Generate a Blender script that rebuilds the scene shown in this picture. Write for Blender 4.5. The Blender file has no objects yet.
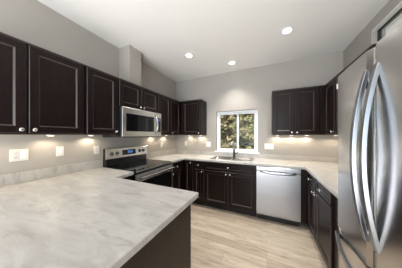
import bpy, bmesh, math, random
from mathutils import Vector, Matrix
S = bpy.context.scene
COL = S.collection
R = math.radians

# ------------------------------------------------------------------ camera
CAM_Z = 1.366
cam = bpy.data.cameras.new('camera'); cam.sensor_width = 36.0
cam.lens = 144.0 / 402.0 * 36.0
cam.shift_y = 0.0030; cam.clip_start = 0.03; cam.clip_end = 200
camo = bpy.data.objects.new('camera', cam); COL.objects.link(camo)
camo.location = (0, 0, CAM_Z); camo.rotation_euler = (R(90), 0, R(24.6))
S.camera = camo

# ------------------------------------------------------------------ world, exposure, large lights
W = bpy.data.worlds.new('world'); S.world = W; W.use_nodes = True
bg = W.node_tree.nodes['Background']
bg.inputs[0].default_value = (0.80, 0.90, 1.0, 1); bg.inputs[1].default_value = 0.7
S.view_settings.view_transform = 'Standard'; S.view_settings.look = 'None'
S.view_settings.gamma = 1.0; S.view_settings.use_curve_mapping = False
S.view_settings.exposure = 0.66

def area(name, loc, rot, sx, sy, e, colr):
    l = bpy.data.lights.new(name, 'AREA'); l.shape = 'RECTANGLE'; l.size = sx; l.size_y = sy
    l.energy = e; l.color = colr
    o = bpy.data.objects.new(name, l); COL.objects.link(o); o.location = loc; o.rotation_euler = rot
    return o
# daylight through the glazed wall of the living area behind the camera
DAY = area('daylight', (-0.5, -2.52, 1.35), (R(105), 0, 0), 2.9, 2.1, 60, (0.80, 0.91, 1.0))
# added upward fill light behind the camera to brighten the ceiling, no real lamp
FILL = area('ceiling_fill', (-1.25, -1.6, 0.6), (R(158), 0, R(-14)), 2.0, 1.8, 66, (1.0, 0.99, 0.985))
CAN_E, PUCK_E = 52.0, 1.8
CAN_C = (1.0, 0.95, 0.88); PUCK_C = (1.0, 0.84, 0.62)
sun = bpy.data.lights.new('sun', 'SUN'); sun.energy = 6.0; sun.angle = R(6); sun.color = (1, .95, .86)
suno = bpy.data.objects.new('sun', sun); COL.objects.link(suno); suno.rotation_euler = (R(38), 0, R(-25))

# ------------------------------------------------------------------ room numbers
XL, XR, YB, ZC, YR = -2.13, 1.135, 3.11, 2.74, -2.6
CB, CT = 1.372, 2.132          # wall cabinet bottom / top
FL, FB, FR = XL + .33, YB - .33, XR - .32      # wall-cabinet faces
BL, BB, BR = XL + .60, YB - .61, XR - .60      # base-cabinet faces
TZ0, TZ1 = .876, .914          # worktop

# ------------------------------------------------------------------ materials
def mat(name, colr, rough=.5, metal=0., **kw):
    m = bpy.data.materials.new(name); m.use_nodes = True
    b = m.node_tree.nodes['Principled BSDF']
    b.inputs['Base Color'].default_value = (*colr, 1)
    b.inputs['Roughness'].default_value = rough; b.inputs['Metallic'].default_value = metal
    for k, v in kw.items(): b.inputs[k.replace('_', ' ')].default_value = v
    return m
def nd(m, t, **kw):
    n = m.node_tree.nodes.new(t)
    for k, v in kw.items(): setattr(n, k, v)
    return n
def lk(m, a, b): m.node_tree.links.new(a, b)
def bsdf(m): return m.node_tree.nodes['Principled BSDF']
def coords(m, scale=(1, 1, 1), rot=(0, 0, 0), kind='Object'):
    tc = nd(m, 'ShaderNodeTexCoord'); mp = nd(m, 'ShaderNodeMapping')
    mp.inputs['Scale'].default_value = scale; mp.inputs['Rotation'].default_value = rot
    lk(m, tc.outputs[kind], mp.inputs['Vector']); return mp.outputs['Vector']
def noise(m, vec, scale, detail=4, rough=.55, dist=0.):
    n = nd(m, 'ShaderNodeTexNoise'); n.inputs['Scale'].default_value = scale
    n.inputs['Detail'].default_value = detail; n.inputs['Roughness'].default_value = rough
    n.inputs['Distortion'].default_value = dist
    lk(m, vec, n.inputs['Vector']); return n.outputs['Fac']
def ramp(m, fac, stops):
    r = nd(m, 'ShaderNodeValToRGB'); e = r.color_ramp.elements
    while len(e) < len(stops): e.new(.5)
    for i, (p, c) in enumerate(stops): e[i].position = p; e[i].color = (*c, 1)
    lk(m, fac, r.inputs['Fac']); return r.outputs['Color']
def bump(m, fac, strength=.1, dist=.002):
    b = nd(m, 'ShaderNodeBump'); b.inputs['Strength'].default_value = strength; b.inputs['Distance'].default_value = dist
    lk(m, fac, b.inputs['Height']); lk(m, b.outputs['Normal'], bsdf(m).inputs['Normal'])

M = {}
m = M['wall'] = mat('wall_paint', (.50, .465, .43), .75)
v = coords(m); lk(m, ramp(m, noise(m, v, 3, 3), [(.3, (.40, .372, .343)), (.7, (.42, .392, .363))]), bsdf(m).inputs['Base Color'])
bump(m, noise(m, v, 220, 2), .08, .001)
m = M['ceiling'] = mat('ceiling_paint', (.90, .89, .875), .85); bump(m, noise(m, coords(m), 160, 2), .1, .001)
m = M['white'] = mat('white_vinyl', (.86, .87, .88), .35)
m = M['plate'] = mat('plate_plastic', (.74, .72, .69), .35)
m = M['slot'] = mat('slot_dark', (.12, .11, .10), .5)
m = M['wood'] = mat('espresso_wood', (.02, .015, .014), .34, Specular_IOR_Level=.22)
v = coords(m, (9, 9, .9)); lk(m, ramp(m, noise(m, v, 4, 6, .6, .6), [(.3, (.0062, .0032, .0029)), (.7, (.0135, .0073, .0064))]), bsdf(m).inputs['Base Color'])
m = M['wood_panel'] = mat('espresso_laminate', (.040, .029, .022), .5, Specular_IOR_Level=.3)
v = coords(m, (6, 6, .6)); lk(m, ramp(m, noise(m, v, 3, 5), [(.3, (.026, .018, .012)), (.7, (.036, .025, .016))]), bsdf(m).inputs['Base Color'])
M['edge_highlight'] = mat('painted_highlight', (.050, .037, .033), .4)  # lighter tone on bevels and top molding, paints in the highlight along their edges
M['gap'] = mat('toe_kick_wood', (.010, .008, .008), .6)  # near-black wood of the toe kicks
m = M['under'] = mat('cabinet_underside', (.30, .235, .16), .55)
M['nickel'] = mat('brushed_nickel', (.72, .69, .65), .25, 1.)
m = M['top'] = mat('stone_laminate', (.6, .58, .54), .38)
v = coords(m, (1, 1, 1), (0, 0, R(35)))
n1 = noise(m, coords(m, (1.0, 3.2, 1), (0, 0, R(-40))), 2.6, 7, .62, 1.1)
n2 = noise(m, coords(m, (1.2, 4.2, 1), (0, 0, R(-52))), 4.5, 8, .68, .9)
c1 = ramp(m, n1, [(.28, (.40, .38, .36)), (.42, (.47, .45, .43)), (.58, (.56, .54, .515)), (.75, (.47, .45, .43))])
c2 = ramp(m, n2, [(.33, (.68, .665, .655)), (.43, (.95, .945, .94)), (.55, (1, 1, 1)), (.72, (.88, .87, .86))])
mx = nd(m, 'ShaderNodeMix', data_type='RGBA', blend_type='MULTIPLY'); mx.inputs[0].default_value = .8
lk(m, c1, mx.inputs[6]); lk(m, c2, mx.inputs[7]); lk(m, mx.outputs[2], bsdf(m).inputs['Base Color'])
def steel(name, colr, rough, axis):
    m = mat(name, colr, rough, 1.)
    sc = {'x': (1, 60, 60), 'z': (60, 60, 1), 'y': (60, 1, 60)}[axis]
    f = noise(m, coords(m, sc), 6, 3)
    mr = nd(m, 'ShaderNodeMapRange'); mr.inputs[3].default_value = rough - .006; mr.inputs[4].default_value = rough + .008
    lk(m, f, mr.inputs[0]); lk(m, mr.outputs[0], bsdf(m).inputs['Roughness'])
    return m
M['steel'] = steel('stainless_steel', (.58, .57, .56), .22, 'z')
M['steel_h'] = steel('stainless_brushed', (.74, .725, .70), .30, 'y')
M['steel_hx'] = steel('stainless_dishwasher', (.47, .48, .52), .30, 'x')
M['handle'] = mat('polished_steel', (.66, .67, .70), .22, 1.)
M['sinksteel'] = mat('sink_steel', (.34, .315, .295), .22, 1.)
M['blade'] = mat('satin_steel', (.29, .305, .335), .30, 1.)
M['spoutgrey'] = mat('spout_grey', (.36, .365, .355), .4)
M['black'] = mat('black_enamel', (.012, .012, .013), .3)
M['blackglass'] = mat('black_glass', (.006, .006, .007), .05, Specular_IOR_Level=.35)
M['greyplastic'] = mat('grey_plastic', (.10, .10, .105), .4)
M['bronze'] = mat('dark_bronze', (.045, .043, .045), .35, .6)
M['badge'] = mat('badge_grey', (.32, .32, .34), .4)
M['darkframe'] = mat('dark_window_frame', (.02, .02, .021), .4)
m = M['display'] = mat('clock_display', (.01, .015, .03), .2)
bsdf(m).inputs['Emission Color'].default_value = (.08, .28, .75, 1); bsdf(m).inputs['Emission Strength'].default_value = .35
m = M['lens'] = mat('lamp_lens', (1, 1, 1), .5)
bsdf(m).inputs['Emission Color'].default_value = (1, .97, .92, 1); bsdf(m).inputs['Emission Strength'].default_value = 9
m = M['puck'] = mat('puck_lens', (1, 1, 1), .5)
bsdf(m).inputs['Emission Color'].default_value = (1, .86, .62, 1); bsdf(m).inputs['Emission Strength'].default_value = 5
# thin window glass: mostly clear with a fresnel reflection
m = M['glass'] = bpy.data.materials.new('window_glass'); m.use_nodes = True
nt = m.node_tree; nt.nodes.remove(nt.nodes['Principled BSDF'])
tr = nt.nodes.new('ShaderNodeBsdfTransparent'); gl = nt.nodes.new('ShaderNodeBsdfGlossy'); gl.inputs['Roughness'].default_value = .02
fr = nt.nodes.new('ShaderNodeFresnel'); fr.inputs[0].default_value = 1.25; ms = nt.nodes.new('ShaderNodeMixShader')
tr.inputs[0].default_value = (.95, .97, .96, 1)
ge = nt.nodes.new('ShaderNodeNewGeometry'); mu = nt.nodes.new('ShaderNodeMath'); mu.operation = 'MULTIPLY_ADD'
mu.inputs[1].default_value = -1; nt.links.new(ge.outputs['Backfacing'], mu.inputs[0]); mu.inputs[2].default_value = 1
m2 = nt.nodes.new('ShaderNodeMath'); m2.operation = 'MULTIPLY'; nt.links.new(fr.outputs[0], m2.inputs[0]); nt.links.new(mu.outputs[0], m2.inputs[1])
nt.links.new(m2.outputs[0], ms.inputs[0]); nt.links.new(tr.outputs[0], ms.inputs[1]); nt.links.new(gl.outputs[0], ms.inputs[2])
nt.links.new(ms.outputs[0], nt.nodes['Material Output'].inputs[0])
# vinyl plank floor, planks along X
m = M['floor'] = mat('vinyl_plank', (.5, .4, .3), .42)
v = coords(m)
br = nd(m, 'ShaderNodeTexBrick'); br.offset = .37; br.offset_frequency = 3
br.inputs['Scale'].default_value = 1; br.inputs['Brick Width'].default_value = 1.22; br.inputs['Row Height'].default_value = .125
br.inputs['Mortar Size'].default_value = .0016; br.inputs['Mortar Smooth'].default_value = .2; br.inputs['Bias'].default_value = 0
br.inputs['Color1'].default_value = (.63, .53, .42, 1); br.inputs['Color2'].default_value = (.48, .39, .30, 1); br.inputs['Mortar'].default_value = (.36, .28, .20, 1)
lk(m, v, br.inputs['Vector'])
g = ramp(m, noise(m, coords(m, (.8, 9, 1)), 3.0, 8, .70, 1.2), [(.34, (.42, .39, .36)), (.46, (.86, .85, .84)), (.62, (1.12, 1.12, 1.12))])
mx = nd(m, 'ShaderNodeMix', data_type='RGBA', blend_type='MULTIPLY'); mx.inputs[0].default_value = .85
lk(m, br.outputs['Color'], mx.inputs[6]); lk(m, g, mx.inputs[7]); lk(m, mx.outputs[2], bsdf(m).inputs['Base Color'])
m = M['soil'] = mat('garden_soil', (.10, .085, .05), .9)
v = coords(m); lk(m, ramp(m, noise(m, v, 6, 5), [(.3, (.05, .05, .02)), (.7, (.16, .13, .07))]), bsdf(m).inputs['Base Color'])
def leafmat(name, a, b):
    m = mat(name, a, .6)
    lk(m, ramp(m, noise(m, coords(m), 5, 4), [(.3, a), (.7, b)]), bsdf(m).inputs['Base Color']); return m
M['leaf_g'] = leafmat('leaf_green', (.14, .16, .065), (.25, .255, .11))
M['leaf_o'] = leafmat('leaf_olive', (.22, .195, .10), (.33, .28, .16))
M['leaf_b'] = leafmat('leaf_brown', (.33, .24, .14), (.42, .33, .20))
M['bark'] = mat('bark', (.09, .06, .04), .9)
m = M['hill'] = mat('hill_scrub', (.15, .15, .06), .9)
v = coords(m); lk(m, ramp(m, noise(m, v, 4, 8, .7), [(.3, (.06, .07, .025)), (.5, (.17, .17, .07)), (.7, (.28, .24, .12))]), bsdf(m).inputs['Base Color'])
M['eave'] = mat('grey_siding', (.36, .35, .335), .8)

# ------------------------------------------------------------------ mesh helpers
def bm_box(bm, x0, x1, y0, y1, z0, z1):
    vs = [bm.verts.new((x, y, z)) for z in (z0, z1) for y in (y0, y1) for x in (x0, x1)]
    for f in ((0, 2, 3, 1), (4, 5, 7, 6), (0, 1, 5, 4), (2, 6, 7, 3), (0, 4, 6, 2), (1, 3, 7, 5)):
        bm.faces.new([vs[i] for i in f])
def bm_prism(bm, pts, z0, z1, axis='z'):
    """closed prism over a 2-D outline (CCW)"""
    def P(p, z): return {'z': (p[0], p[1], z), 'y': (p[0], z, p[1]), 'x': (z, p[0], p[1])}[axis]
    a = [bm.verts.new(P(p, z0)) for p in pts]; b = [bm.verts.new(P(p, z1)) for p in pts]
    n = len(pts); bm.faces.new(a[::-1]); bm.faces.new(b)
    for i in range(n): bm.faces.new((a[i], a[(i + 1) % n], b[(i + 1) % n], b[i]))
def bm_lathe(bm, prof, c=(0, 0, 0), axis='z', n=16):
    """prof: (radius, height) pairs, ends closed"""
    rings = []
    for r, h in prof:
        ring = []
        for k in range(n):
            a = 2 * math.pi * k / n; p, q = r * math.cos(a), r * math.sin(a)
            co = {'z': (p, q, h), 'y': (p, h, q), 'x': (h, p, q)}[axis]
            ring.append(bm.verts.new((c[0] + co[0], c[1] + co[1], c[2] + co[2])))
        rings.append(ring)
    for a, b in zip(rings, rings[1:]):
        for k in range(n): bm.faces.new((a[k], a[(k + 1) % n], b[(k + 1) % n], b[k]))
    bm.faces.new(rings[0][::-1]); bm.faces.new(rings[-1])
def bm_sweep(bm, path, half, up, n=10, power=3.5):
    """superellipse bar along path; half=(a along up, b across) scalars or per-point list; up = fixed direction"""
    rings = []; up = Vector(up)
    for i, p in enumerate(path):
        p = Vector(p); t = (Vector(path[min(i + 1, len(path) - 1)]) - Vector(path[max(i - 1, 0)])).normalized()
        u = (up - t * up.dot(t)).normalized(); w = t.cross(u)
        a, b = half[i] if isinstance(half, list) else half
        ring = []
        for k in range(n):
            th = 2 * math.pi * (k + .5) / n; c, s = math.cos(th), math.sin(th)
            ring.append(bm.verts.new(p + u * (a * math.copysign(abs(c) ** (2 / power), c)) + w * (b * math.copysign(abs(s) ** (2 / power), s))))
        rings.append(ring)
    for a, b in zip(rings, rings[1:]):
        for k in range(n): bm.faces.new((a[k], a[(k + 1) % n], b[(k + 1) % n], b[k]))
    bm.faces.new(rings[0][::-1]); bm.faces.new(rings[-1])
def bm_grid(bm, xs, ys, inside, z0, z1):
    """prism over the cells of a grid; inside(i,j) tells which cells are solid"""
    V = {}
    def vv(i, j, k):
        if (i, j, k) not in V: V[i, j, k] = bm.verts.new((xs[i], ys[j], (z0, z1)[k]))
        return V[i, j, k]
    nx, ny = len(xs) - 1, len(ys) - 1
    ins = lambda i, j: 0 <= i < nx and 0 <= j < ny and inside(i, j)
    for i in range(nx):
        for j in range(ny):
            if not ins(i, j): continue
            bm.faces.new((vv(i, j, 1), vv(i + 1, j, 1), vv(i + 1, j + 1, 1), vv(i, j + 1, 1)))
            bm.faces.new((vv(i, j, 0), vv(i, j + 1, 0), vv(i + 1, j + 1, 0), vv(i + 1, j, 0)))
            for (di, dj, p, q) in ((0, -1, (i, j), (i + 1, j)), (1, 0, (i + 1, j), (i + 1, j + 1)), (0, 1, (i + 1, j + 1), (i, j + 1)), (-1, 0, (i, j + 1), (i, j))):
                if not ins(i + di, j + dj):
                    bm.faces.new((vv(*p, 0), vv(*q, 0), vv(*q, 1), vv(*p, 1)))
def obj(name, bm, material, parent=None, bevel=0, smooth=False, seg=2):
    me = bpy.data.meshes.new(name)
    bmesh.ops.recalc_face_normals(bm, faces=bm.faces[:])
    bm.to_mesh(me); bm.free()
    for mm in (material if isinstance(material, (list, tuple)) else [material]): me.materials.append(mm)
    o = bpy.data.objects.new(name, me); COL.objects.link(o)
    if parent: o.parent = parent
    if bevel:
        b = o.modifiers.new('bevel', 'BEVEL'); b.width = bevel; b.segments = seg; b.limit_method = 'ANGLE'; b.angle_limit = R(40)
    if smooth:
        for p in me.polygons: p.use_smooth = True
    return o
def box(name, x0, x1, y0, y1, z0, z1, material, parent=None, bevel=0):
    bm = bmesh.new(); bm_box(bm, x0, x1, y0, y1, z0, z1); return obj(name, bm, material, parent, bevel)
def tag(o, label, cat, group=None):
    o['label'] = label; o['category'] = cat
    if group: o['group'] = group
    return o
def thing(name, label, cat, loc=(0, 0, 0), rz=0, group=None):
    o = bpy.data.objects.new(name, None); COL.objects.link(o); o.empty_display_size = .1
    o.location = loc; o.rotation_euler = (0, 0, rz); return tag(o, label, cat, group)
def struct(o): o['kind'] = 'structure'; return o
def copy_tree(o, parent=None):
    c = o.copy(); COL.objects.link(c)
    if parent: c.parent = parent
    for ch in list(o.children): copy_tree(ch, c)
    return c

# ------------------------------------------------------------------ setting
struct(box('floor', XL - .12, XR + .12, YR - .12, YB + .14, -.1, 0, M['floor']))
struct(box('ceiling', XL - .12, XR + .12, YR - .12, YB + .14, ZC, ZC + .12, M['ceiling']))
struct(box('wall_left', XL - .12, XL, YR, YB, 0, ZC, M['wall']))
def wall_hole(name, u, z, hole_i, hole_j, t0, t1, axis):
    bm = bmesh.new(); bm_grid(bm, u, z, lambda i, j: not (i == hole_i and j == hole_j), t0, t1)
    for v in bm.verts:
        x, y, q = v.co
        v.co = (x, q, y) if axis == 'y' else (q, x, y)
    return struct(obj(name, bm, M['wall']))
WX0, WX1, WZ0, WZ1 = -1.045, -.165, .995, 1.897
wall_hole('wall_back', (XL - .12, WX0, WX1, XR + .12), (0, WZ0, WZ1, ZC), 1, 1, YB, YB + .14, 'y')
CY0, CY1, CZ0, CZ1 = 1.25, 2.415, 2.16, 2.612
wall_hole('wall_right', (YR, CY0, CY1, YB), (0, CZ0, CZ1, ZC), 1, 1, XR, XR + .12, 'x')
wall_hole('wall_rear', (XL - .12, -2.0, 1.0, XR + .12), (0, .25, 2.45, ZC), 1, 1, YR - .12, YR, 'y')

def frame_bm(bm, x0, x1, z0, z1, y0, y1, w):
    bm_grid(bm, (x0, x0 + w, x1 - w, x1), (z0, z0 + w, z1 - w, z1), lambda i, j: not (i == 1 and j == 1), y0, y1)
# kitchen window: white vinyl slider
w1 = bpy.data.objects.new('window_1', None); COL.objects.link(w1); struct(w1); w1.location = (0, 0, 0)
def swapyz(bm):
    for v in bm.verts: v.co = (v.co.x, v.co.z, v.co.y)
bm = bmesh.new(); frame_bm(bm, WX0, WX1, WZ0, WZ1, YB + .055, YB + .125, .045); swapyz(bm)
obj('window_frame', bm, M['white'], w1, .004)
MX = -.578
bm = bmesh.new(); frame_bm(bm, WX0 + .045, MX + .025, WZ0 + .045, WZ1 - .045, YB + .065, YB + .09, .03); swapyz(bm)
s1 = obj('sash', bm, M['white'], w1, .003)
bm = bmesh.new(); frame_bm(bm, MX - .025, WX1 - .045, WZ0 + .045, WZ1 - .045, YB + .092, YB + .117, .03); swapyz(bm)
s2 = obj('sash', bm, M['white'], w1, .003)
box('pane', WX0 + .07, MX, WZ0 and YB + .075, YB + .080, WZ0 + .07, WZ1 - .07, M['glass'], s1)
box('pane', MX, WX1 - .07, YB + .102, YB + .107, WZ0 + .07, WZ1 - .07, M['glass'], s2)
box('window_sill', WX0 - .035, WX1 + .03, YB - .03, YB + .06, WZ0 - .005, WZ0 + .022, M['white'], w1, .004)
# the sill's horns stand on the wall face
# high window in the right wall: dark frame set in the plaster reveal
w2 = bpy.data.objects.new('window_2', None); COL.objects.link(w2); struct(w2)
bm = bmesh.new(); frame_bm(bm, CY0, CY1, CZ0, CZ1, XR + .05, XR + .08, .018)
for v in bm.verts: v.co = (v.co.z, v.co.x, v.co.y)
obj('window_frame', bm, M['darkframe'], w2, .003)
box('pane', XR + .060, XR + .065, CY0 + .01, CY1 - .01, CZ0 + .01, CZ1 - .01, M['glass'], w2)
box('window_lining', XR + .0005, XR + .05, CY0, CY1, CZ1 - .012, CZ1 - .0005, M['white'], w2)
# glazing behind the camera
w3 = bpy.data.objects.new('window_3', None); COL.objects.link(w3); struct(w3)
bm = bmesh.new(); frame_bm(bm, -2.0, 1.0, .25, 2.45, YR - .09, YR - .03, .06); swapyz(bm)
obj('window_frame', bm, M['white'], w3)
box('pane', -1.95, .95, YR - .062, YR - .056, .30, 2.40, M['glass'], w3)
# boxed-in duct above the microwave cabinet
struct(box('trim_1', XL, XL + .235, 1.535, 1.757, CT + .001, ZC, M['wall']))
# outside ground and eave
struct(box('ground', -9, 9, -6, 14, -.5, -.2, M['soil']))
bm = bmesh.new()
for k in range(32):
    bm_prism(bm, [(3.20, -.3 + k * .2), (3.222, -.3 + k * .2), (3.222, -.1 + k * .2), (3.212, -.1 + k * .2)], -3.0, 7.0, 'y')
bm_box(bm, 3.222, 3.4, -3, 7, -.3, 6.1)
struct(obj('wall_neighbour', bm, M['eave']))

# ------------------------------------------------------------------ cabinets
def knob_bm(r=.0155):
    bm = bmesh.new()
    bm_lathe(bm, [(.009, .0), (.007, -.004), (.006, -.012), (.011, -.016), (r, -.020), (r, -.025), (r * .75, -.029), (r * .3, -.0305)], axis='y', n=14)
    return bm
KNOB = None
def knob(parent, x, y, z):
    global KNOB
    if KNOB is None:
        o = obj('knob', knob_bm(), M['nickel'], None, smooth=True); KNOB = o.data
    else:
        o = bpy.data.objects.new('knob', KNOB); COL.objects.link(o)
    o.parent = parent; o.location = (x, y, z); return o
def front_bm(x0, x1, z0, z1, t=.020, fw=.056):
    """door or drawer front: bevelled frame around a recessed panel, front towards -y, back at y=0"""
    w, h = x1 - x0, z1 - z0; fw = min(fw, .3 * min(w, h))
    loops = [(0, 0), (0, -t + .004), (.004, -t), (fw, -t), (fw + .010, -t + .008), (fw + .013, -t + .010)]
    bm = bmesh.new(); rings = []
    for ins, y in loops:
        rings.append([bm.verts.new(p) for p in ((x0 + ins, y, z0 + ins), (x1 - ins, y, z0 + ins), (x1 - ins, y, z1 - ins), (x0 + ins, y, z1 - ins))])
    for i, (a, b) in enumerate(zip(rings, rings[1:])):
        for k in range(4):
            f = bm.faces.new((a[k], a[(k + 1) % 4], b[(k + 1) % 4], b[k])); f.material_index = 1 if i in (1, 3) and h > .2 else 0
    bm.faces.new(rings[0][::-1]); bm.faces.new(rings[-1]); return bm
def cabinet(name, label, group, loc, rz, w, z0, z1, d, fronts, toe=False, cat='cabinet'):
    """local x: viewer's left to right, y=0 face plane, y=d wall"""
    t = thing(name, label, cat, loc, R(rz), group); g = .0008
    zb = .10 if toe else z0
    # carcass with the underside recessed behind the face frame
    bm = bmesh.new(); bm_box(bm, g, w - g, 0, d, zb, z1)
    obj('body', bm, M['wood'], t, .0015)
    if toe: box('toe_kick', g, w - g, .07, d, 0, .0998, M['gap'], t)
    else:
        bm = bmesh.new(); bm_box(bm, g, w - g, -.012, -.0002, CT - .016, CT - .0002); obj('top_molding', bm, M['edge_highlight'], t, .004)
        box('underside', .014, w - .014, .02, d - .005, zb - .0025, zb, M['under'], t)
    for (kind, x0, x1, a, b, kn) in fronts:
        f = obj(kind, front_bm(x0, x1, a, b, fw=.056 if kind == 'door' else .03), [M['wood'], M['edge_highlight']], t)
        for kx, kz in kn: knob(f, kx, -.020, kz)
    return t
G_W, G_B = 'dark wall cabinets', 'dark base cabinets'
zlo, zhi = CB + .010, CT - .022
def wdoor(x0, x1, kx): return ('door', x0, x1, zlo, zhi, [(kx, zlo + .030)] if kx else [])
# left wall, from the photo's left edge to the corner: faces +X (rz=90)
def lcab(name, label, y0, y1, fronts, z0=CB): return cabinet(name, label, G_W, (FL, y0, 0), 90, y1 - y0, z0, CT, .33, fronts)
lcab('wall_cabinet', 'dark two-door wall cabinet over the peninsula worktop, cut by the left photo edge', .065, .895,
     [wdoor(.012, .409, .380), wdoor(.424, .812, .452)])
lcab('wall_cabinet', 'dark single-door wall cabinet just left of the microwave', .897, 1.275, [wdoor(.012, .366, .338)])
lcab('wall_cabinet', 'short dark two-door cabinet directly above the microwave', 1.277, 2.037,
     [('door', .012, .374, 1.762, zhi, [(.345, 1.790)]), ('door', .386, .748, 1.762, zhi, [(.415, 1.790)])], 1.750)
lcab('wall_cabinet', 'narrow dark wall cabinet just right of the microwave', 2.039, 2.405, [wdoor(.012, .354, None)])
lcab('wall_cabinet', 'dark corner wall cabinet on the left wall, beside the inner corner', 2.407, YB - .001,
     [wdoor(.010, .352, .040)])
cabinet('wall_cabinet', 'dark single-door wall cabinet left of the window', G_W, (FL + .022, FB, 0), 0, .50, CB, CT, .33, [wdoor(.06, .488, .462)])
cabinet('wall_cabinet', 'dark two-door wall cabinet right of the window', G_W, (.08, FB, 0), 0, .655, CB, CT, .33,
        [wdoor(.012, .322, .292), wdoor(.334, .643, .362)])
box('filler_strip', .7365, FR - .0, FB + .002, FB + .02, CB, CT, M['wood']); tag(bpy.data.objects['filler_strip'], 'dark filler strip between the right-hand wall cabinets at the corner', 'filler')
def rcab(label, y0, y1, fronts): return cabinet('wall_cabinet', label, G_W, (FR, y1, 0), -90, y1 - y0, CB, CT, .32, fronts)
rcab('dark wall cabinet on the right wall, half hidden behind the fridge', 2.42, YB - .001, [wdoor(.345, .678, .652)])
rcab('dark wall cabinet beyond the fridge with only its top edge showing', 1.70, 2.418, [wdoor(.012, .352, .322), wdoor(.364, .706, .392)])

# base cabinets
dz0, dz1, oz0, oz1 = .728, .862, .118, .714
def drw(x0, x1, kn=True): return ('drawer', x0, x1, dz0, dz1, [((x0 + x1) / 2, (dz0 + dz1) / 2)] if kn else [])
def bdoor(x0, x1, kx, top=oz1): return ('door', x0, x1, oz0, top, [(kx, top - .035)] if kx else [])
cabinet('base_cabinet', 'narrow dark base cabinet with one drawer, right of the range', G_B, (BL, 2.045, 0), 90, .343, 0, TZ0, .598,
        [drw(.012, .331), bdoor(.012, .331, .04)], True)
cabinet('base_cabinet', 'dark blind corner base cabinet on the left wall, nearest the corner', G_B, (BL, 2.39, 0), 90, YB - 2.391, 0, TZ0, .598, [], True)
cabinet('base_cabinet', 'tall-door dark corner base cabinet left of the small drawer', G_B, (BL + .021, BB, 0), 0, .205, 0, TZ0, .608,
        [bdoor(.012, .195, .152, dz1)], True)
cabinet('base_cabinet', 'slim dark base cabinet with a small drawer, left of the sink doors', G_B, (-1.302, BB, 0), 0, .228, 0, TZ0, .608,
        [drw(.01, .218), bdoor(.01, .218, .19)], True)
# sink cabinet: open-topped so that the bowls hang inside
sx0 = -1.073; sw = .913
t = thing('sink_cabinet', 'dark two-door cabinet under the sink', 'cabinet', (sx0, BB, 0), 0, G_B)
bm = bmesh.new(); g = .0008
bm_box(bm, g, .018, .0, .608, .10, TZ0); bm_box(bm, sw - .018, sw - g, 0, .608, .10, TZ0)
bm_box(bm, .018, sw - .018, 0, .608, .10, .118); bm_box(bm, .018, sw - .018, 0, .02, .118, TZ0); bm_box(bm, .018, sw - .018, .59, .608, .118, TZ0)
obj('body', bm, M['wood'], t); box('toe_kick', g, sw - g, .07, .608, 0, .0998, M['gap'], t)
for kind, x0, x1, a, b, kn in [drw(.012, sw - .012), bdoor(.012, .452, .420), bdoor(.461, sw - .012, .493)]:
    f = obj(kind, front_bm(x0, x1, a, b, fw=.056 if kind == 'door' else .03), [M['wood'], M['edge_highlight']], t)
    for kx, kz in kn: knob(f, kx, -.020, kz)
# strip right of the dishwasher, corner and right-hand run
box('filler_strip', .447, BR - .002, BB, BB + .02, .10, TZ0 - .001, M['wood'])
tag(bpy.data.objects['filler_strip.001'], 'dark filler strip just right of the dishwasher', 'filler')
def rbase(label, y0, y1, fronts): return cabinet('base_cabinet', label, G_B, (BR, y1, 0), -90, y1 - y0, 0, TZ0, .598, fronts, True)
rbase('dark base cabinet on the right wall nearest the dishwasher, with a narrow drawer', 2.09, 2.499, [drw(.045, .397), bdoor(.045, .397, .365)])
rbase('dark base cabinet on the right wall next to the fridge, with a wider drawer', 1.63, 2.088, [drw(.012, .446), bdoor(.012, .446, .045)])
box('filler_strip', BR, XR, 1.44, 1.628, .0, TZ0 - .001, M['wood'])
tag(bpy.data.objects['filler_strip.002'], 'dark filler panel between the right base cabinets and the fridge', 'filler')
# peninsula: cabinets face the range, brown end panel towards the walkway
cabinet('base_cabinet', 'dark base cabinet inside the peninsula', G_B, (-.572, 1.0, 0), 180, .94, 0, TZ0, .598,
        [drw(.012, .464), drw(.476, .928), bdoor(.012, .464, .43), bdoor(.476, .928, .51)], True)
cabinet('base_cabinet', 'dark base cabinet on the left wall between the peninsula and the range', G_B, (BL, .40, 0), 90, .876, 0, TZ0, .598, [], True)
tag(box('end_panel', -.570, -.545, .16, .998, 0, TZ0, M['wood_panel'], None, .001), 'plain dark brown end panel under the peninsula worktop', 'panel')
tag(box('back_panel', XL + .001, -.572, .30, .396, 0, TZ0, M['wood_panel']), 'plain brown panel under the overhang of the peninsula worktop', 'panel')

# ------------------------------------------------------------------ worktops
bm = bmesh.new()
bm_grid(bm, (XL, -1.495, -.49), (-.05, 1.03, 1.276), lambda i, j: not (i == 1 and j == 1), TZ0, TZ1)
wt = tag(obj('worktop', bm, M['top'], None, .007, seg=3), 'pale grey veined peninsula worktop in the foreground', 'worktop')
box('backsplash', XL + .0005, XL + .02, -.05, 1.276, TZ1, 1.018, M['top'], wt, .003)
SX0, SX1, SY0, SY1 = -1.0, -.215, 2.56, 3.02
xs = (XL, -1.495, SX0 + .02, SX1 - .02, .493, XR); ys = (1.44, 2.045, BB - .028, SY0 + .02, SY1 - .02, YB)
def ins(i, j):
    if j == 0: return i == 4
    if j == 1: return i in (0, 4)
    return not (i == 2 and j == 3)
bm = bmesh.new(); bm_grid(bm, xs, ys, ins, TZ0, TZ1)
wt = tag(obj('worktop', bm, M['top'], None, .007, seg=3), 'pale worktop running along the back and right walls around the sink', 'worktop')
bm = bmesh.new()
bm_box(bm, XL + .0005, XL + .02, 2.045, YB - .0005, TZ1, 1.018); bm_box(bm, XL + .02, XR - .02, YB - .02, YB - .0005, TZ1, WZ0 - .006)
bm_box(bm, XR - .02, XR - .0005, 1.44, YB - .0005, TZ1, 1.018)
obj('backsplash', bm, M['top'], wt, .003)

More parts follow.
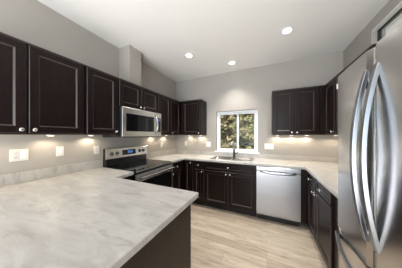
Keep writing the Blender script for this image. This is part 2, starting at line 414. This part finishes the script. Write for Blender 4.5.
# ------------------------------------------------------------------ sink and faucet
t = thing('sink', 'stainless double-bowl sink set into the worktop under the window', 'sink', ((SX0 + SX1) / 2, 2.79, TZ1))
bm = bmesh.new(); hx = (SX1 - SX0) / 2; y0, y1 = SY0 - 2.79, SY1 - 2.79
ax = (-hx, -hx + .035, -.015, .015, hx - .035, hx); ay = (y0, y0 + .035, y1 - .075, y1)
bm_grid(bm, ax, ay, lambda i, j: not (i in (1, 3) and j == 1), .0003, .006)
obj('rim', bm, M['nickel'], t, .002)
for i in (1, 3):
    bm = bmesh.new(); a, b, c, d = ax[i], ax[i + 1], ay[1], ay[2]; dp = -.17; k = .02
    top = [bm.verts.new(p) for p in ((a, c, .004), (b, c, .004), (b, d, .004), (a, d, .004))]
    bot = [bm.verts.new(p) for p in ((a + k, c + k, dp), (b - k, c + k, dp), (b - k, d - k, dp), (a + k, d - k, dp))]
    for q in range(4): bm.faces.new((top[q], bot[q], bot[(q + 1) % 4], top[(q + 1) % 4]))
    bm.faces.new(bot)
    bmesh.ops.bevel(bm, geom=[e for e in bm.edges if not e.is_boundary], offset=.025, segments=3, affect='EDGES')
    bo = obj('bowl', bm, M['sinksteel'], t, smooth=True)
    so = bo.modifiers.new('solid', 'SOLIDIFY'); so.thickness = .0012; so.offset = 0
    bm = bmesh.new(); bm_lathe(bm, [(.04, dp + .001), (.04, dp + .005), (.028, dp + .003)], ((a + b) / 2, (c + d) / 2, 0)); obj('drain', bm, M['sinksteel'], bo)
fx, fy = -.615, SY1 - .038
t = thing('faucet', 'dark kitchen faucet standing at the back of the sink', 'faucet', (fx, fy, TZ1 + .0062))
bm = bmesh.new(); bm_lathe(bm, [(.030, 0), (.030, .008), (.024, .016), (.022, .09), (.018, .105)], n=20); obj('body', bm, M['bronze'], t, smooth=False)
bm = bmesh.new()
bm_sweep(bm, [(0, 0, .10), (0, 0, .165)], [(.017, .017), (.015, .015)], (1, 0, 0), 14, 2); obj('neck', bm, M['bronze'], t, smooth=False)
bm = bmesh.new()
bm_sweep(bm, [(0, .002, .160), (-.002, -.004, .22), (-.006, -.025, .268), (-.012, -.065, .297), (-.018, -.11, .292), (-.022, -.145, .262), (-.023, -.155, .238)],
         [(.020, .020), (.024, .024), (.027, .027), (.028, .028), (.028, .028), (.027, .027), (.026, .026)], (1, 0, 0), 14, 2)
sp = obj('spout', bm, M['spoutgrey'], t, smooth=True)
bm = bmesh.new(); bm_lathe(bm, [(.022, .239), (.021, .226)], (-.023, -.157, 0)); obj('spray_face', bm, M['black'], sp)
bm = bmesh.new(); bm_sweep(bm, [(.02, 0, .06), (.045, 0, .07), (.085, -.01, .105)], (.007, .007), (0, 1, 0), 10, 2); obj('lever', bm, M['bronze'], t, smooth=True)

# ------------------------------------------------------------------ range
RY0, RY1, RXF = 1.2835, 2.0365, -1.49
t = thing('range', 'stainless electric range with a black glass cooktop against the left wall', 'stove', (XL, RY0, 0), R(90))
rw = RY1 - RY0; rd = RXF - XL
# local: x -> +Y, y=0 wall side .. -rd front
box('body', .002, rw - .002, -rd, -.012, .08, .905, M['black'], t, .002)
box('toe_kick', .01, rw - .01, -rd + .06, -.02, 0, .08, M['black'], t)
ct = box('cooktop', 0, rw, -rd - .02, -.075, .905, .922, M['blackglass'], t, .004)
box('trim', 0, rw, -rd - .026, -rd - .0205, .900, .922, M['steel_h'], ct, .002)
def ringdisc(r0, r1, x, y, z):
    bm = bmesh.new(); n = 32; a = []; b = []
    for k in range(n):
        c, s = math.cos(2 * math.pi * k / n), math.sin(2 * math.pi * k / n)
        a.append(bm.verts.new((x + r0 * c, y + r0 * s, z))); b.append(bm.verts.new((x + r1 * c, y + r1 * s, z)))
    for k in range(n): bm.faces.new((a[k], b[k], b[(k + 1) % n], a[(k + 1) % n]))
    return bm
for (x, y, r) in ((.19, -.22, .075), (.19, -.48, .10), (.56, -.22, .10), (.56, -.48, .075)):
    obj('burner', ringdisc(r - .004, r, x, y, .9223), M['greyplastic'], ct)
bk = box('backguard', 0, rw, -.072, -.004, .9, 1.168, M['black'], t, .006)
bm = bmesh.new(); bm_prism(bm, [(-.072, 1.018), (-.092, 1.026), (-.080, 1.165), (-.074, 1.172), (-.06, 1.172), (-.06, 1.018)], -.002, rw + .002, 'x')
cp = obj('control_panel', bm, M['steel_h'], bk, .002); cp['label'] = 'stainless control panel with knobs and clock'
bm = bmesh.new(); bm_box(bm, .245, .49, -.0945, -.07, 1.055, 1.135)
bmesh.ops.rotate(bm, verts=bm.verts[:], cent=(0, -.09, 1.04), matrix=Matrix.Rotation(R(-4.5), 3, 'X')); obj('clock_panel', bm, M['blackglass'], cp)
bm = bmesh.new(); bm_box(bm, .335, .435, -.0955, -.08, 1.082, 1.118)
bmesh.ops.rotate(bm, verts=bm.verts[:], cent=(0, -.09, 1.04), matrix=Matrix.Rotation(R(-4.5), 3, 'X')); obj('clock_display', bm, M['display'], cp)
for x in (.075, .155, .575, .655):
    bm = bmesh.new(); bm_lathe(bm, [(.028, 0), (.028, -.006), (.021, -.010), (.019, -.026), (.014, -.028)], (x, -.084, 1.095), 'y', 18); bm_box(bm, x - .004, x + .004, -.116, -.10, 1.077, 1.113)
    obj('burner_knob', bm, M['greyplastic'], cp)
od = box('oven_door', .004, rw - .004, -rd - .032, -rd - .001, .255, .868, M['steel_h'], t, .004)
box('oven_window', .045, rw - .045, -rd - .0345, -rd - .030, .30, .775, M['blackglass'], od, .002)
bm = bmesh.new(); bm_sweep(bm, [(.03, -rd - .075, .825), (rw / 2, -rd - .080, .825), (rw - .03, -rd - .075, .825)], (.017, .010), (0, 0, 1), 12, 3)
for x in (.06, rw - .06): bm_box(bm, x - .012, x + .012, -rd - .072, -rd - .031, .813, .837)
obj('handle', bm, M['handle'], od, smooth=False)
box('storage_drawer', .004, rw - .004, -rd - .030, -rd - .001, .085, .247, M['steel_h'], t, .004)

# ------------------------------------------------------------------ microwave over the range
t = thing('microwave', 'stainless over-the-range microwave under the short wall cabinet', 'microwave', (XL, 1.2785, 1.336), R(90))
mw, mh, md = .757, .411, .385
box('body', 0, mw, -md, -.002, 0, mh, M['black'], t, .002)
box('vent_grille', .06, mw - .06, -md + .06, -.06, -.004, 0, M['greyplastic'], t)
dd = box('door', 0, .600, -md - .038, -md - .001, .012, mh - .002, M['steel_h'], t, .006)
box('window', .052, .572, -md - .0405, -md - .037, .085, mh - .085, M['blackglass'], dd, .002)
bm = bmesh.new(); P = []
for k in range(13):
    q = k / 12; P.append((.600, -md - .040 - .060 * (1 - abs(2 * q - 1) ** 2.4), .06 + q * (mh - .12)))
bm_sweep(bm, P, (.013, .008), (1, 0, 0), 10, 3); obj('handle', bm, M['handle'], dd, smooth=True)
cp = box('control_panel', .604, mw, -md - .038, -md - .001, .012, mh - .002, M['steel_h'], t, .006)
box('keypad', .640, mw - .018, -md - .0402, -md - .037, .085, mh - .085, M['blackglass'], cp, .001)
box('clock_display', .655, mw - .032, -md - .0412, -md - .039, mh - .135, mh - .105, M['display'], cp)
box('bottom_trim', 0, mw, -md - .034, -md - .001, 0, .010, M['greyplastic'], t)

# ------------------------------------------------------------------ dishwasher
dx0, dx1 = -.156, .444
t = thing('dishwasher', 'stainless dishwasher between the sink cabinet and the corner', 'dishwasher', (dx0, BB, 0))
dw = dx1 - dx0
box('body', .004, dw - .004, .0, .58, .10, .87, M['black'], t)
box('toe_kick', .004, dw - .004, .06, .50, 0, .10, M['black'], t)
bm = bmesh.new()
# slightly bowed door, top lip rolled back above a pocket handle
prof = [(0, .115), (-.030, .115), (-.034, .14), (-.037, .45), (-.035, .745), (-.028, .765), (-.024, .776), (-.024, .80), (-.036, .815), (-.036, .866), (-.030, .872), (0, .872)]
bm_prism(bm, prof, .003, dw - .003, 'x'); dd = obj('door', bm, M['steel_hx'], t, .002)
bm = bmesh.new(); n = 14
P = [(.06 + (dw - .12) * k / n, -.034 - .022 * math.sin(math.pi * k / n) ** .5, .800 - .018 * math.sin(math.pi * k / n)) for k in range(n + 1)]
bm_sweep(bm, P, (.016, .008), (0, 0, 1), 10, 3); obj('handle', bm, M['steel_hx'], dd, smooth=True)
box('badge', .25, .30, -.0365, -.034, .165, .173, M['badge'], dd)
box('badge', .035, .12, -.0375, -.034, .842, .852, M['badge'], dd)

# ------------------------------------------------------------------ refrigerator
FY0, FY1, FX, FH = .545, 1.380, .452, 1.786
t = thing('refrigerator', 'stainless French-door refrigerator with bowed handles at the right edge', 'fridge', (FX, (FY0 + FY1) / 2, 0))
hw = (FY1 - FY0) / 2
box('body', .088, XR - FX - .03, -hw + .004, hw - .004, .03, FH - .012, M['greyplastic'], t, .004)
box('foot_grille', .10, XR - FX - .05, -hw + .02, hw - .02, 0, .03, M['black'], t)
def bow(y): return .012 * (y / hw) ** 2
def door_outline(a, b):
    pts = []; n = 12; r = .012
    for k in range(n + 1):
        y = a + (b - a) * k / n; e = min(y - a, b - y)
        pts.append((bow(y) + (r - math.sqrt(max(0, r * r - (r - e) ** 2)) if e < r else 0), y))
    ext = [(.084, b), (.084, a)]
    return pts + ext
def fdoor(name, a, b, z0, z1):
    bm = bmesh.new(); bm_prism(bm, door_outline(a, b), z0, z1); return obj(name, bm, M['steel'], t, .004)
def arch(q, p=2.0): return 1 - abs(2 * q - 1) ** p
SEAM = .712
for (a, b, hy, lab) in ((.003, hw, .042, None), (-hw, -.003, -.042, None)):
    d = fdoor('door', a, b, SEAM + .004, FH)
    n = 40; P = [(.004 - .052 * arch(k / n), hy, .838 + (1.690 - .838) * k / n) for k in range(n + 1)]
    H = (.014, .009)
    bm = bmesh.new(); bm_sweep(bm, P, H, (0, 1, 0), 4, 60); obj('handle', bm, M['blade'], d, .0025)
    if a > 0: box('badge', .0075, .0105, b - .032, b - .018, 1.70, 1.735, M['plate'], d)
    bm = bmesh.new(); yy = hw - .05 if a > 0 else -hw + .05
    bm_box(bm, .03, .14, yy - .03, yy + .03, FH - .011, FH + .018); obj('hinge_cover', bm, M['greyplastic'], t, .004)
d = fdoor('freezer_drawer', -hw, hw, .05, SEAM - .004)
n = 40; P = [(.006 - .062 * arch(k / n), -hw + .03 + (2 * hw - .06) * k / n, .665) for k in range(n + 1)]
H = (.014, .009)
bm = bmesh.new(); bm_sweep(bm, P, H, (0, 0, 1), 4, 60); obj('handle', bm, M['blade'], d, .0025)

# ------------------------------------------------------------------ outlets and switches
def plate(name, label, cat, loc, rz, gangs, kinds):
    w = .070 + .046 * (gangs - 1); t = thing(name, label, cat, loc, R(rz), 'white wall plates')
    box('cover_plate', -w / 2, w / 2, -.006, -.0003, -.057, .057, M['plate'], t, .003)
    for i, k in enumerate(kinds):
        x = (i - (gangs - 1) / 2) * .046
        if k == 's':
            box('switch_rocker', x - .0165, x + .0165, -.009, -.0055, -.033, .033, M['white'], t, .002)
        else:
            for z in (-.02, .02):
                s = box('socket', x - .0165, x + .0165, -.008, -.0055, z - .0145, z + .0145, M['plate'], t, .003)
                bm = bmesh.new()
                for q in (-.006, .006): bm_box(bm, x + q - .0013, x + q + .0013, -.0085, -.0075, z - .002, z + .007)
                bm_box(bm, x - .0025, x + .0025, -.0085, -.0075, z - .010, z - .005)
                obj('slots', bm, M['slot'], s)
plate('wall_outlet', 'wide white outlet plate on the left wall, farthest left above the peninsula', 'outlet', (XL, .522, 1.178), 90, 2, 'os')
plate('light_switch', 'single white switch plate on the left wall, between the two-gang outlet and the range', 'switch', (XL, .818, 1.185), 90, 1, 's')
plate('wall_outlet', 'single white outlet plate on the left wall, just left of the range backguard', 'outlet', (XL, 1.200, 1.166), 90, 1, 'o')
plate('wall_outlet', 'small white outlet plate on the left wall between the range and the corner', 'outlet', (XL, 2.54, 1.163), 90, 1, 'o')
plate('wall_outlet', 'single white outlet plate on the back wall near the left corner', 'outlet', (-1.84, YB, 1.160), 0, 1, 'o')
plate('light_switch', 'two-gang white plate on the back wall just left of the window', 'switch', (-1.235, YB, 1.152), 0, 2, 'ss')
plate('light_switch', 'wide white plate on the back wall just right of the window', 'switch', (.035, YB, 1.146), 0, 3, 'sso')

# ------------------------------------------------------------------ lamps
def can(x, y, label):
    t = thing('ceiling_light', label, 'ceiling light', (x, y, ZC), 0, 'round recessed ceiling lights')
    bm = bmesh.new(); n = 32
    bm_lathe(bm, [(.050, -.0005), (.080, -.0005), (.080, -.004), (.073, -.007), (.050, -.004)], n=n)
    obj('trim_ring', bm, M['white'], t)
    bm = bmesh.new(); bm_lathe(bm, [(.049, -.0005), (.049, -.005), (.03, -.006)], n=n); obj('lens', bm, M['lens'], t)
    l = bpy.data.lights.new('can_lamp', 'SPOT'); l.energy = CAN_E; l.color = CAN_C; l.spot_size = R(104); l.spot_blend = 1.0; l.shadow_soft_size = .06
    o = bpy.data.objects.new('can_lamp', l); COL.objects.link(o); o.parent = t; o.location = (0, 0, -.03)
can(-1.22, 2.17, 'recessed ceiling light nearest the range, leftmost of the three')
can(-.603, 2.73, 'recessed ceiling light above the sink window, middle of the three')
can(.24, 2.19, 'recessed ceiling light nearest the fridge, rightmost of the three')
PUCK = None
def puck(x, y, label):
    global PUCK
    if PUCK is None:
        t = thing('puck_light', label, 'cabinet light', (x, y, CB - .0026), 0, 'small lights under the wall cabinets')
        bm = bmesh.new(); bm_lathe(bm, [(.032, 0), (.032, -.008), (.028, -.011)], n=20); obj('housing', bm, M['white'], t)
        bm = bmesh.new(); bm_lathe(bm, [(.024, -.0108), (.022, -.0125)], n=20); obj('lens', bm, M['puck'], t)
        l = bpy.data.lights.new('puck_lamp', 'SPOT'); l.energy = PUCK_E; l.color = PUCK_C; l.spot_size = R(165); l.spot_blend = .5; l.shadow_soft_size = .02
        o = bpy.data.objects.new('puck_lamp', l); COL.objects.link(o); o.parent = t; o.location = (0, 0, -.02); PUCK = t
    else:
        t = copy_tree(PUCK); t.location = (x, y, CB - .0026); t['label'] = label
for y, s in ((.28, 'above the wide outlet plate, under the two-door cabinet'), (.70, 'above the single switch plate, under the two-door cabinet'),
             (1.09, 'under the single-door cabinet left of the microwave'), (2.22, 'under the narrow cabinet right of the microwave'), (2.60, 'under the corner cabinet on the left wall')):
    puck(XL + (.12 if y < 1 else .085), y, 'small warm light ' + s)
for x, s in ((-1.70, 'under the cabinet left of the window, nearer the corner'), (-1.40, 'under the cabinet left of the window, nearer the window'),
             (.18, 'under the cabinet right of the window, nearest the window'), (.40, 'under the cabinet right of the window, below its pair of knobs'), (.63, 'under the cabinet right of the window, nearest the corner')):
    puck(x, YB - .075, 'small warm light ' + s)
puck(XR - .14, YB - .16, 'small warm light in the right corner under the right-wall cabinet')
puck(XR - .10, 2.60, 'small warm light under the right-wall cabinet beside the fridge')

# ------------------------------------------------------------------ garden outside the window
random.seed(5)
def shrub(x, y, h, rad, nleaf, mats, label, cat='shrub'):
    t = thing('garden_shrub', label, cat, (x, y, -.2), 0, 'bushes outside the window')
    bm = bmesh.new(); bm_sweep(bm, [(0, 0, 0), (.03, 0, h * .3), (-.02, .02, h * .6), (.02, 0, h * .85)], [(.05, .05), (.04, .04), (.03, .03), (.012, .012)], (1, 0, 0), 8, 2)
    obj('stem', bm, M['bark'], t)
    bm = bmesh.new(); clumps = []
    for _ in range(44):
        a = random.uniform(0, 2 * math.pi); rr = rad * math.sqrt(random.random()); zz = random.uniform(.08, 1)
        k = math.sin(math.pi * min(1, zz * .9 + .1)) ** .5
        clumps.append(Vector((rr * k * math.cos(a), rr * k * math.sin(a) * .8, zz * h)))
    for _ in range(nleaf):
        c = random.choice(clumps); d = Vector((random.gauss(0, 1), random.gauss(0, 1), random.gauss(0, 1))).normalized()
        p = c + d * rad * .34 * random.uniform(.6, 1.05)
        if p.z < .02: p.z = .02
        nrm = (d + Vector((random.uniform(-.7, .7), random.uniform(-.7, .7), random.uniform(-.2, .9)))).normalized()
        u = nrm.orthogonal().normalized(); u.rotate(Matrix.Rotation(random.uniform(0, 6.3), 3, nrm)); w = nrm.cross(u)
        L = random.uniform(.04, .075); B = L * .5
        vs = [bm.verts.new(p + u * a + w * b + nrm * cc) for a, b, cc in ((-L, 0, 0), (0, -B, .006), (L, 0, -.01), (0, B, .006))]
        f = bm.faces.new(vs); f.material_index = random.choices(range(len(mats)), [6, 3, 1.5][:len(mats)])[0]
    obj('foliage', bm, mats, t)
G = M['leaf_g']; O = M['leaf_o']; Bn = M['leaf_b']
k = 0
for x, y, h, rad, nl, ms, lab in (
    (-2.55, 5.3, 2.7, .44, 5000, [O, Bn, G], 'brownish-olive bush beyond the left edge of the window, front row'),
    (-1.42, 5.4, 2.9, .45, 5500, [O, Bn, G], 'brownish-olive bush in the left window pane, front row'),
    (-.30, 5.3, 2.6, .44, 5500, [G, O, Bn], 'greener bush in the right window pane, front row'),
    (.82, 5.4, 2.5, .44, 4000, [G, O, Bn], 'green bush beyond the right edge of the window, front row'),
    (-2.75, 7.0, 3.6, .68, 7000, [G, O, Bn], 'tall green bush in the second row, at the left of the window view'),
    (-1.02, 7.1, 3.9, .68, 8000, [O, G, Bn], 'tall olive bush in the second row, behind the window mullion'),
    (.70, 7.0, 3.6, .68, 7000, [G, O, Bn], 'tall green bush in the second row, beyond the right window edge'),
    (-4.3, 9.6, 4.8, 1.05, 8000, [O, G, Bn], 'tallest back-row bush on the left, beyond the window edge'),
    (-1.65, 9.7, 5.2, 1.05, 9000, [G, O, Bn], 'tallest back-row bush in the middle of the window view'),
    (1.0, 9.6, 5.0, 1.05, 8000, [G, O, Bn], 'tallest back-row bush on the right, beyond the window edge')):
    shrub(x, y, h, rad, nl, ms, lab)
bm = bmesh.new(); nx, ny = 40, 24; V = []
for j in range(ny + 1):
    for i in range(nx + 1):
        X = -14 + 28 * i / nx; Y = 11.3 + 10 * j / ny; q = j / ny
        V.append(bm.verts.new((X, Y, -.3 + 7.5 * (1 - (1 - q) ** 2) + (random.uniform(-.25, .25) if j else -.2))))
for j in range(ny):
    for i in range(nx):
        a = j * (nx + 1) + i; bm.faces.new((V[a], V[a + 1], V[a + nx + 2], V[a + nx + 1]))
struct(obj('hill', bm, M['hill'], smooth=True))
